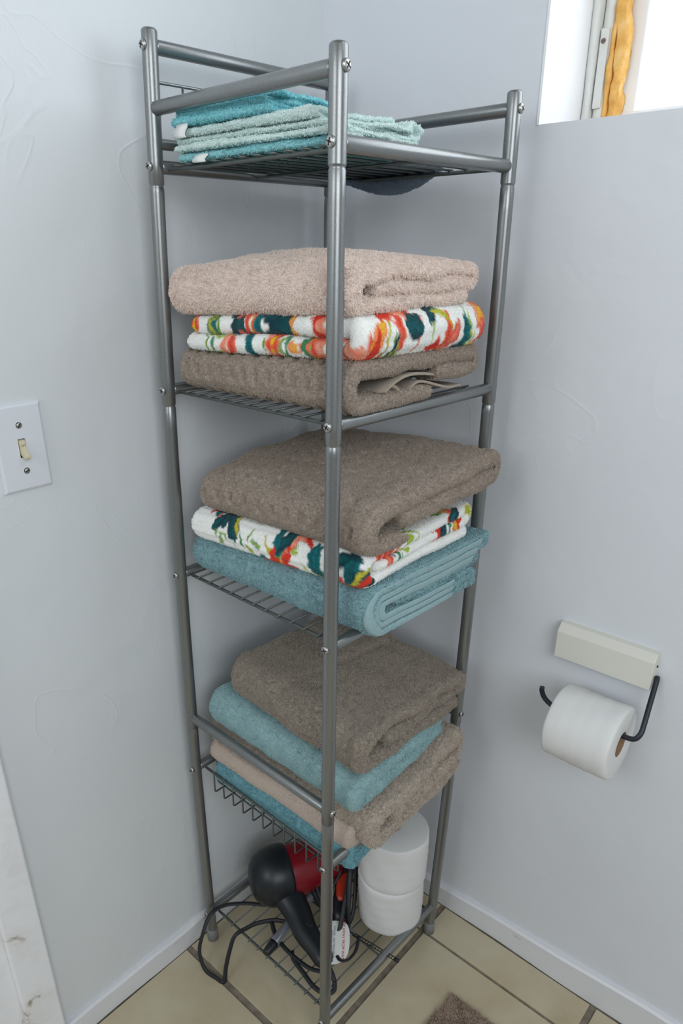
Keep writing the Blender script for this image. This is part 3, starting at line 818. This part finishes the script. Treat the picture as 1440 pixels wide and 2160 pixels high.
# ------------------------------------------------------------------ toilet rolls
def roll(name, label, c, axis, h, R, group=None, seed=0, hole=.021):
    o = empty(name, c, label, 'toilet paper', group)
    prof = [(.0005, hole), (0, hole + .003), (0, R - .004), (.001, R - .0012), (.004, R)]
    for k in range(1, 12): prof.append((.004 + (h - .008) * k / 12, R + .0006 * math.sin(k * 2.3 + seed)))
    prof += [(h - .004, R), (h - .001, R - .0012), (h, R - .004), (h, hole + .003), (h - .0005, hole), (h - .0005, hole - .0004), (.0005, hole - .0004)]
    A = Vector(axis).normalized()
    # sheet body as a closed ring
    X = A.orthogonal().normalized(); Y = A.cross(X); seg = 72; V = []; F = []
    for (d, r) in prof:
        for k in range(seg):
            an = 2 * PI * k / seg
            rr = r + (.0008 * math.sin(3 * an + seed) + .0005 * math.sin(7 * an + d * 60) if r > .03 else 0)
            V.append(tuple(A * d + (X * math.cos(an) + Y * math.sin(an)) * rr))
    n = len(prof)
    for i in range(n):
        for k in range(seg): F.append((i * seg + k, i * seg + (k + 1) % seg, ((i + 1) % n) * seg + (k + 1) % seg, ((i + 1) % n) * seg + k))
    me = mesh_np('paper', V, F); bm = bmesh.new(); bm.from_mesh(me); bmesh.ops.recalc_face_normals(bm, faces=bm.faces); bm.to_mesh(me); bm.free()
    new_obj('paper', me, M_PAPER, o)
    pr = [(.001, hole - .0004), (h - .001, hole - .0004), (h - .001, hole - .0017), (.001, hole - .0017)]; V = []; F = []
    for (d, r) in pr:
        for k in range(seg):
            an = 2 * PI * k / seg; V.append(tuple(A * d + (X * math.cos(an) + Y * math.sin(an)) * r))
    for i in range(4):
        for k in range(seg): F.append((i * seg + k, i * seg + (k + 1) % seg, ((i + 1) % 4) * seg + (k + 1) % seg, ((i + 1) % 4) * seg + k))
    me = mesh_np('cardboard_core', V, F); bm = bmesh.new(); bm.from_mesh(me); bmesh.ops.recalc_face_normals(bm, faces=bm.faces); bm.to_mesh(me); bm.free()
    k = new_obj('cardboard_core', me, M_KRAFT, o); k['label'] = 'brown cardboard core'
    return o
GR = 'spare toilet rolls standing under the basket'
roll('toilet_roll', 'white toilet roll standing on the lowest wire tier beneath another roll', (.305, -.152, S5 + .0025), (.0, 0, 1), .110, .0655, GR, 1, .010)
roll('toilet_roll', 'white toilet roll stacked on another roll, reaching up to the basket', (.307, -.150, S5 + .1135), (.015, .01, 1), .110, .0660, GR, 4, .010)
roll('toilet_roll', 'white toilet roll hanging on the black rod of the wall holder', (.558, -.070, .6355), (1, 0, 0), .102, .0590, None, 2)

# ------------------------------------------------------------------ toilet roll holder
th_ = empty('toilet_roll_holder', (.594, 0, .741), 'cream block holder with black bent rod on the right wall below the window', 'toilet roll holder')
bm = bmesh.new(); box_bm(bm, (.518, -.022, .7125), (.6705, 0, .7705))
bmesh.ops.recalc_face_normals(bm, faces=bm.faces)
ed = [e for e in bm.edges if all(v.co.y < -.02 and v.co.z > .76 for v in e.verts)]
bmesh.ops.bevel(bm, geom=ed, offset=.011, segments=1, profile=.5, affect='EDGES')
ed = [e for e in bm.edges if all(v.co.y < -.01 for v in e.verts)]
bmesh.ops.bevel(bm, geom=ed, offset=.0012, segments=2, profile=.5, affect='EDGES')
me = bpy.data.meshes.new('mounting_block'); bm.to_mesh(me); bm.free()
sub(new_obj('mounting_block', me, M_CREAM), th_)
arm = spline([(.6740, -.006, .7300), (.6752, -.010, .7285), (.6762, -.016, .722), (.679, -.035, .7005), (.682, -.056, .676), (.6825, -.064, .6655), (.679, -.0695, .6570), (.672, -.0702, .6528), (.660, -.070, .6515), (.62, -.070, .6512), (.575, -.070, .6512), (.552, -.070, .6525), (.540, -.070, .6560), (.531, -.070, .6630), (.5265, -.070, .6720), (.526, -.070, .6790)], 6)
sweep('rod', arm, .0040, M_BLACKROD, th_, seg=14)
lathe('grub_screw', [(0, .0018), (.0015, .0018)], (.6705, -.006, .748), (1, 0, 0), M_DARK, th_, 10)

# ------------------------------------------------------------------ light switch
sw = empty('light_switch', (0, -.5955, 1.083), 'painted over toggle light switch plate on the left wall', 'light switch')
y0_, y1_, z0_, z1_ = -.6290, -.5622, 1.0262, 1.1400
bm = bmesh.new()
def loop(ins, x): return [bm.verts.new((x, a, b)) for a, b in ((y0_ + ins, z0_ + ins), (y1_ - ins, z0_ + ins), (y1_ - ins, z1_ - ins), (y0_ + ins, z1_ - ins))]
hs_ = (-.6005, -.5905, 1.0705, 1.0955)
Ls = [loop(0, 0), loop(0, .0025), loop(.0012, .0048), loop(.0035, .0058)]
inner = [bm.verts.new((.0058, a, b)) for a, b in ((hs_[0], hs_[2]), (hs_[1], hs_[2]), (hs_[1], hs_[3]), (hs_[0], hs_[3]))]
deep = [bm.verts.new((.0012, v.co.y, v.co.z)) for v in inner]
for a, c in list(zip(Ls[:-1], Ls[1:])) + [(Ls[-1], inner), (inner, deep)]:
    for k in range(4): bm.faces.new((a[k], a[(k + 1) % 4], c[(k + 1) % 4], c[k]))
bmesh.ops.recalc_face_normals(bm, faces=bm.faces)
me = bpy.data.meshes.new('plate'); bm.to_mesh(me); bm.free()
sub(new_obj('plate', me, M_PLATE), sw)
sub(box('slot', (.0004, hs_[0], hs_[2]), (.0014, hs_[1], hs_[3]), M_DARK), sw)
V = []; F = []
pr = [(.001, 1.0945, .0042), (.0070, 1.0930, .0040), (.0080, 1.0880, .0040), (.0105, 1.0800, .0038), (.0165, 1.0745, .0036), (.0170, 1.0720, .0034), (.0150, 1.0690, .0034), (.0080, 1.0725, .0036), (.001, 1.0760, .004)]
for (x, z, hw) in pr: V += [(x, -.5955 - hw, z), (x, -.5955 + hw, z)]
n = len(pr)
F = [(2 * i, 2 * i + 1, 2 * ((i + 1) % n) + 1, 2 * ((i + 1) % n)) for i in range(n)] + [tuple(range(0, 2 * n, 2)), tuple(reversed(range(1, 2 * n, 2)))]
me = mesh_np('toggle', V, F, False); bm = bmesh.new(); bm.from_mesh(me); bmesh.ops.bevel(bm, geom=list(bm.edges), offset=.0006, segments=2, affect='EDGES'); bmesh.ops.recalc_face_normals(bm, faces=bm.faces); bm.to_mesh(me); bm.free()
tg = sub(new_obj('toggle', me, M_TOGGLE), sw); tg['label'] = 'yellowed ivory toggle, switched off'
def text(name, body, size, loc, xdir, ydir, mat, par, ext=.0001):
    c = bpy.data.curves.new(name, 'FONT'); c.body = body; c.size = size; c.extrude = ext; c.align_x = 'CENTER'; c.align_y = 'CENTER'
    c.materials.append(mat)
    tmp = bpy.data.objects.new(name, c); COL.objects.link(tmp)
    dg = bpy.context.evaluated_depsgraph_get(); me = bpy.data.meshes.new_from_object(tmp.evaluated_get(dg))
    bpy.data.objects.remove(tmp); bpy.data.curves.remove(c)
    o = bpy.data.objects.new(name, me); COL.objects.link(o)
    x = Vector(xdir).normalized(); z = x.cross(Vector(ydir)).normalized(); y = z.cross(x)
    M = Matrix((x, y, z)).transposed().to_4x4()
    t = Vector((0, 0, 0)); q = par
    while q is not None: t += q.location; q = q.parent
    M.translation = Vector(loc) - t; o.parent = par; o.matrix_local = M
    return o
text('lettering', 'OFF', .0040, (.00875, -.5955, 1.0868), (0, 1, 0), (-.3, 0, 1), M_TOGGLE_D, tg)
for z in (1.0829 + .03015, 1.0829 - .03015):
    s = lathe('screw', [(0, .0034), (.0012, .0034), (.0018, .0026), (.0018, .0001)], (.0056, -.5955, z), (1, 0, 0), M_SCREW, sw, 18)
    lathe('screw_edge', [(0, .0041), (.0004, .0041)], (.0056, -.5955, z), (1, 0, 0), M_DARK, s, 18)
    a = .35 if z < 1.08 else .9
    bm = bmesh.new(); box_bm(bm, (.0070, -.0030, -.0006), (.0079, .0030, .0006)); me = bpy.data.meshes.new('slot'); bm.to_mesh(me); bm.free()
    so = new_obj('slot', me, M_DARK); so.location = (0, -.5955, z); so.rotation_euler = (a, 0, 0); sub(so, s)

# ------------------------------------------------------------------ bath mat
mx0, mx1, my0, my1 = .478, .98, -.85, -.178
nx_, ny_ = 60, 80
gx, gy = np.meshgrid(np.linspace(mx0, mx1, nx_), np.linspace(my0, my1, ny_), indexing='ij')
top = np.c_[gx.ravel(), gy.ravel(), np.full(gx.size, .0)]
edge_ = np.minimum(np.minimum(top[:, 0] - mx0, mx1 - top[:, 0]), np.minimum(top[:, 1] - my0, my1 - top[:, 1]))
top[:, 2] = .005 + .006 * np.clip(edge_ / .012, 0, 1) + .0008 * vnoise(top, 60, 2)
bot = top.copy(); bot[:, 2] = .0006
X = np.r_[top, bot]; Fm = []
I, J = np.meshgrid(np.arange(nx_ - 1), np.arange(ny_ - 1), indexing='ij'); a = (I * ny_ + J).ravel()
Ft = np.stack([a, a + ny_, a + ny_ + 1, a + 1], -1); Fb = Ft[:, ::-1] + nx_ * ny_
rim = [i * ny_ for i in range(nx_)] + [(nx_ - 1) * ny_ + j for j in range(1, ny_)] + [i * ny_ + ny_ - 1 for i in range(nx_ - 2, -1, -1)] + [j for j in range(ny_ - 2, 0, -1)]
rim = np.array(rim); r2 = np.roll(rim, -1); Fr = np.stack([rim, rim + nx_ * ny_, r2 + nx_ * ny_, r2], -1)
FF = np.concatenate([Ft, Fb, Fr])
mat_o = new_obj('bath_mat', mesh_np('bath_mat', X.tolist(), FF.tolist()), M_MAT); tag(mat_o, 'shaggy brown bath mat lying on the beige tiles', 'bath mat')
vn = np.tile([0, 0, 1.], (len(X), 1)); vn[edge_ < .001 if False else slice(0, 0)] = 0
kk = np.tile(edge_ < .012, 2)
out = X - np.array([(mx0 + mx1) / 2, (my0 + my1) / 2, 0]); out[:, 2] = 0; out /= np.linalg.norm(out, axis=1)[:, None] + 1e-9
vn[kk] += out[kk] * .8; vn /= np.linalg.norm(vn, axis=1)[:, None]
selF = Ft[np.all(X[Ft][:, :, 1] > -.5, axis=1)]
pile(mat_o, X, np.concatenate([selF, Fr]), vn, M_MAT, density=520000, length=.009, radius=.0006, clump=60, curl=.8, cull=False)

# ------------------------------------------------------------------ hair dryer and irons on the lowest tier
ZT = S5 + .003
hd = empty('hair_dryer', (.13, -.32, ZT), 'dark red hair dryer with black rear housing and black handle lying on the lowest tier', 'hair dryer')
ax = Vector((.42, .90, -.02)).normalized(); o0 = Vector((.103, -.312, ZT + .066))
lathe('barrel', [(.030, .054), (.05, .056), (.08, .053), (.11, .047), (.14, .043), (.165, .041)], o0, ax, M_RED, hd, 48)['label'] = 'dark red barrel'
lathe('nozzle', [(.160, .043), (.170, .043), (.190, .037), (.195, .035)], o0, ax, M_BLACK, hd, 40)
rc = lathe('rear_housing', [(-.028, .006), (-.027, .022), (-.022, .036), (-.011, .049), (.004, .0565), (.022, .0605), (.042, .0600), (.050, .058), (.0505, .054)], o0, ax, M_BLACK, hd, 48)
for k in range(3):
    lathe('intake_ring', [(-.0215 + k * .002, .010 + k * .007), (-.0228 + k * .0022, .011 + k * .007), (-.0215 + k * .0025, .0125 + k * .007)], o0, ax, M_BLACKM, rc, 32)
hp = spline([(.128, -.290, ZT + .062), (.155, -.297, ZT + .050), (.192, -.306, ZT + .038), (.230, -.322, ZT + .029), (.268, -.330, ZT + .024), (.304, -.341, ZT + .018)], 6)
hr = np.interp(np.linspace(0, 1, len(hp)), [0, .2, .5, .8, .93, 1], [.036, .031, .0255, .0215, .0195, .012])
hn = sweep('handle', hp, hr, M_BLACK, hd, seg=20, flat=(1.0, .8))
box('switch_slider', (.228, -.322, ZT + .047), (.242, -.314, ZT + .0515), M_BLACKM, hn, bevel=.001)
sweep('strain_relief', spline([(.298, -.339, ZT + .016), (.318, -.345, ZT + .012), (.330, -.350, ZT + .008)], 6), [.007 - .003 * i / 12 for i in range(13)], M_BLACKM, hn, seg=12)
def cord(pts, par, r=.0038, fl=(1.15, .72), name='cord', n=8):
    return sweep(name, spline(pts, n), r, M_BLACKM, par, seg=8, flat=fl)
cord([(.112, -.318, ZT + .004), (.080, -.345, ZT + .008), (.056, -.380, ZT + .014), (.050, -.412, ZT + .012), (.056, -.438, .070), (.062, -.455, .038), (.082, -.460, .008), (.110, -.455, .0035), (.124, -.453, .0035), (.128, -.448, .006),
      (.124, -.440, .030), (.122, -.425, .066), (.122, -.410, ZT + .010), (.126, -.385, ZT + .010), (.134, -.360, ZT + .009), (.155, -.330, ZT + .006), (.185, -.312, ZT + .004), (.205, -.300, ZT + .004)], hd)
cord([(.150, -.338, ZT + .006), (.175, -.352, ZT + .004), (.205, -.360, ZT + .004), (.240, -.362, ZT + .004), (.275, -.360, ZT + .005), (.298, -.352, ZT + .008)], hd)
cord([(.330, -.350, ZT + .008), (.338, -.362, ZT + .004), (.330, -.376, ZT + .003), (.305, -.380, ZT + .003), (.275, -.374, ZT + .003), (.240, -.366, ZT + .003), (.225, -.356, ZT + .003)], hd)
# warning tag hanging from the dryer cord
tgo = Vector((.281, -.300, ZT + .022))
tx = Vector((.62, -.78, -.02)).normalized(); ty = Vector((.76, .62, .20)).normalized(); tn = tx.cross(ty).normalized(); ty = tn.cross(tx)
def tagpt(a, b, c=0): return tuple(tgo + tx * a + ty * b + tn * c)
V = []; nseg = 28
for c in (0, .0008):
    for k in range(nseg):
        an = 2 * PI * k / nseg; ca, sa = math.cos(an), math.sin(an)
        V.append(tagpt(  .046 * math.copysign(abs(ca) ** .7, ca), .033 * math.copysign(abs(sa) ** .7, sa), c))
F = [tuple(reversed(range(nseg))), tuple(range(nseg, 2 * nseg))] + [(k, (k + 1) % nseg, nseg + (k + 1) % nseg, nseg + k) for k in range(nseg)]
wt = sub(new_obj('warning_tag', mesh_np('warning_tag', V, F, False), M_LABEL), hd); wt['label'] = 'white warning tag with red lettering'
text('lettering', 'KEEP AWAY FROM WATER', .0078, tagpt(.0, .0205, .0011), tx, ty, M_REDINK, wt)
text('small_print', 'DANGER - ELECTROCUTION\nPOSSIBLE IF USED OR\nDROPPED IN TUB', .0052, tagpt(.0, -.003, .0011), tx, ty, M_INK, wt)
sweep('tag_band', spline([tagpt(.030, .010, .001), tagpt(.042, .018, .004), tagpt(.040, .032, .002), tagpt(.020, .045, -.002), tagpt(-.01, .05, -.004)], 6), .0028, M_BLACKM, wt, seg=8, flat=(1.2, .6))

ci = empty('curling_iron', (.18, -.3, ZT), 'silver curling iron with black tip partly under the hair dryer handle', 'curling iron')
c0 = Vector((.196, -.398, ZT + .012)); ca_ = (Vector((.172, -.235, ZT + .016)) - c0).normalized()
lathe('barrel', [(.022, .0088), (.03, .0095), (.150, .0095), (.165, .0095)], c0, ca_, M_SILVER, ci, 24)['label'] = 'silver heated barrel'
lathe('tip', [(0, .0060), (.002, .0075), (.022, .0098), (.027, .0098)], c0, ca_, M_BLACK, ci, 24)['label'] = 'black heat tip'
lathe('handle', [(.160, .0115), (.170, .0140), (.22, .0145), (.27, .0130), (.30, .0100), (.305, .006)], c0, ca_, M_BLACK, ci, 24)['label'] = 'black handle'
box('clamp_lever', (.168, -.250, ZT + .030), (.178, -.205, ZT + .035), M_BLACK, ci, bevel=.002)
cord([(.150, -.098, ZT + .014), (.145, -.085, ZT + .02), (.165, -.080, ZT + .03), (.185, -.11, ZT + .02), (.19, -.16, ZT + .012), (.2, -.2, ZT + .02)], ci, .0028)

fi = empty('hair_straightener', (.22, -.18, ZT), 'black and orange red hair straightener with looped black cord beside the toilet rolls', 'hair straightener')
for k, (dz, sp) in enumerate(((.014, 0), (.034, .010))):
    p0 = np.array([.155, -.105, ZT + dz + sp]); p1 = np.array([.262, -.262, ZT + dz - .002])
    pts = np.array([p0 + (p1 - p0) * t for t in np.linspace(0, 1, 14)])
    sweep('arm', pts, [.010, .013, .014, .014, .014, .0135, .013, .0135, .014, .014, .014, .013, .011, .006], M_BLACK, fi, seg=16, flat=(1.15, .62))
sweep('cover_panel', [np.array([.185, -.150, ZT + .050]) + np.array([.047, -.069, -.006]) * t for t in np.linspace(0, 1.2, 10)], [.004, .009, .011, .012, .012, .012, .012, .011, .009, .004], M_REDO, fi, seg=14, flat=(1.1, .5))['label'] = 'orange red cover panel'
cord([(.262, -.262, ZT + .018), (.275, -.275, ZT + .022), (.262, -.248, ZT + .045), (.235, -.200, ZT + .075), (.205, -.165, ZT + .09), (.175, -.17, ZT + .10), (.16, -.205, ZT + .09), (.175, -.235, ZT + .055), (.205, -.248, ZT + .02), (.24, -.250, ZT + .006),
      (.268, -.245, ZT + .006), (.266, -.222, ZT + .02), (.245, -.19, ZT + .055), (.225, -.165, ZT + .085)], fi, .0042)
cord([(.225, -.165, ZT + .085), (.24, -.2, ZT + .10), (.262, -.232, ZT + .055), (.272, -.248, ZT + .012), (.255, -.270, ZT + .006), (.225, -.262, ZT + .008), (.205, -.225, ZT + .03), (.20, -.18, ZT + .07), (.15, -.13, ZT + .13)], fi, .0042)
cord([(.15, -.13, ZT + .13), (.13, -.155, ZT + .135), (.128, -.19, ZT + .12), (.150, -.225, ZT + .07), (.176, -.245, ZT + .03), (.20, -.25, ZT + .012)], fi, .0036, (1.6, .6))
pl = box('plug', (.262, -.262, ZT + .001), (.280, -.244, ZT + .022), M_BLACK, fi, bevel=.003)
for dy in (0, .009): box('prong', (.280, -.259 + dy, ZT + .008), (.294, -.2575 + dy, ZT + .014), M_SILVER, pl)

cb = empty('slotted_comb', (.33, -.24, ZT), 'thin black slotted strip poking out under the front bar', 'comb')
e0, e1 = Vector((.288, -.250, ZT + .004)), Vector((.388, -.236, ZT + .002)); dd = (e1 - e0); pp = Vector((-dd.y, dd.x, 0)).normalized()
for s_ in (-1, 1): sweep('edge_strip', [e0 + pp * .0032 * s_, e1 + pp * .0032 * s_], .0010, M_BLACKM, cb, seg=6)
for k in range(17): sweep('rung', [e0 + dd * (k / 17) + pp * .0032, e0 + dd * (k / 17) - pp * .0032], .0009, M_BLACKM, cb, seg=6)
sweep('end_nub', [e1 - dd * .04, e1 + dd * .03], .0042, M_BLACKM, cb, seg=12)
bd = lathe('bead', [(0, .0005), (.0008, .003), (.004, .0052), (.008, .0052), (.0112, .003), (.012, .0005)], (.163, -.262, ZT + .006), (.3, .5, .6), M_BLUEP, None, 18)
tag(bd, 'small bright blue bead beside the hair dryer handle', 'bead')
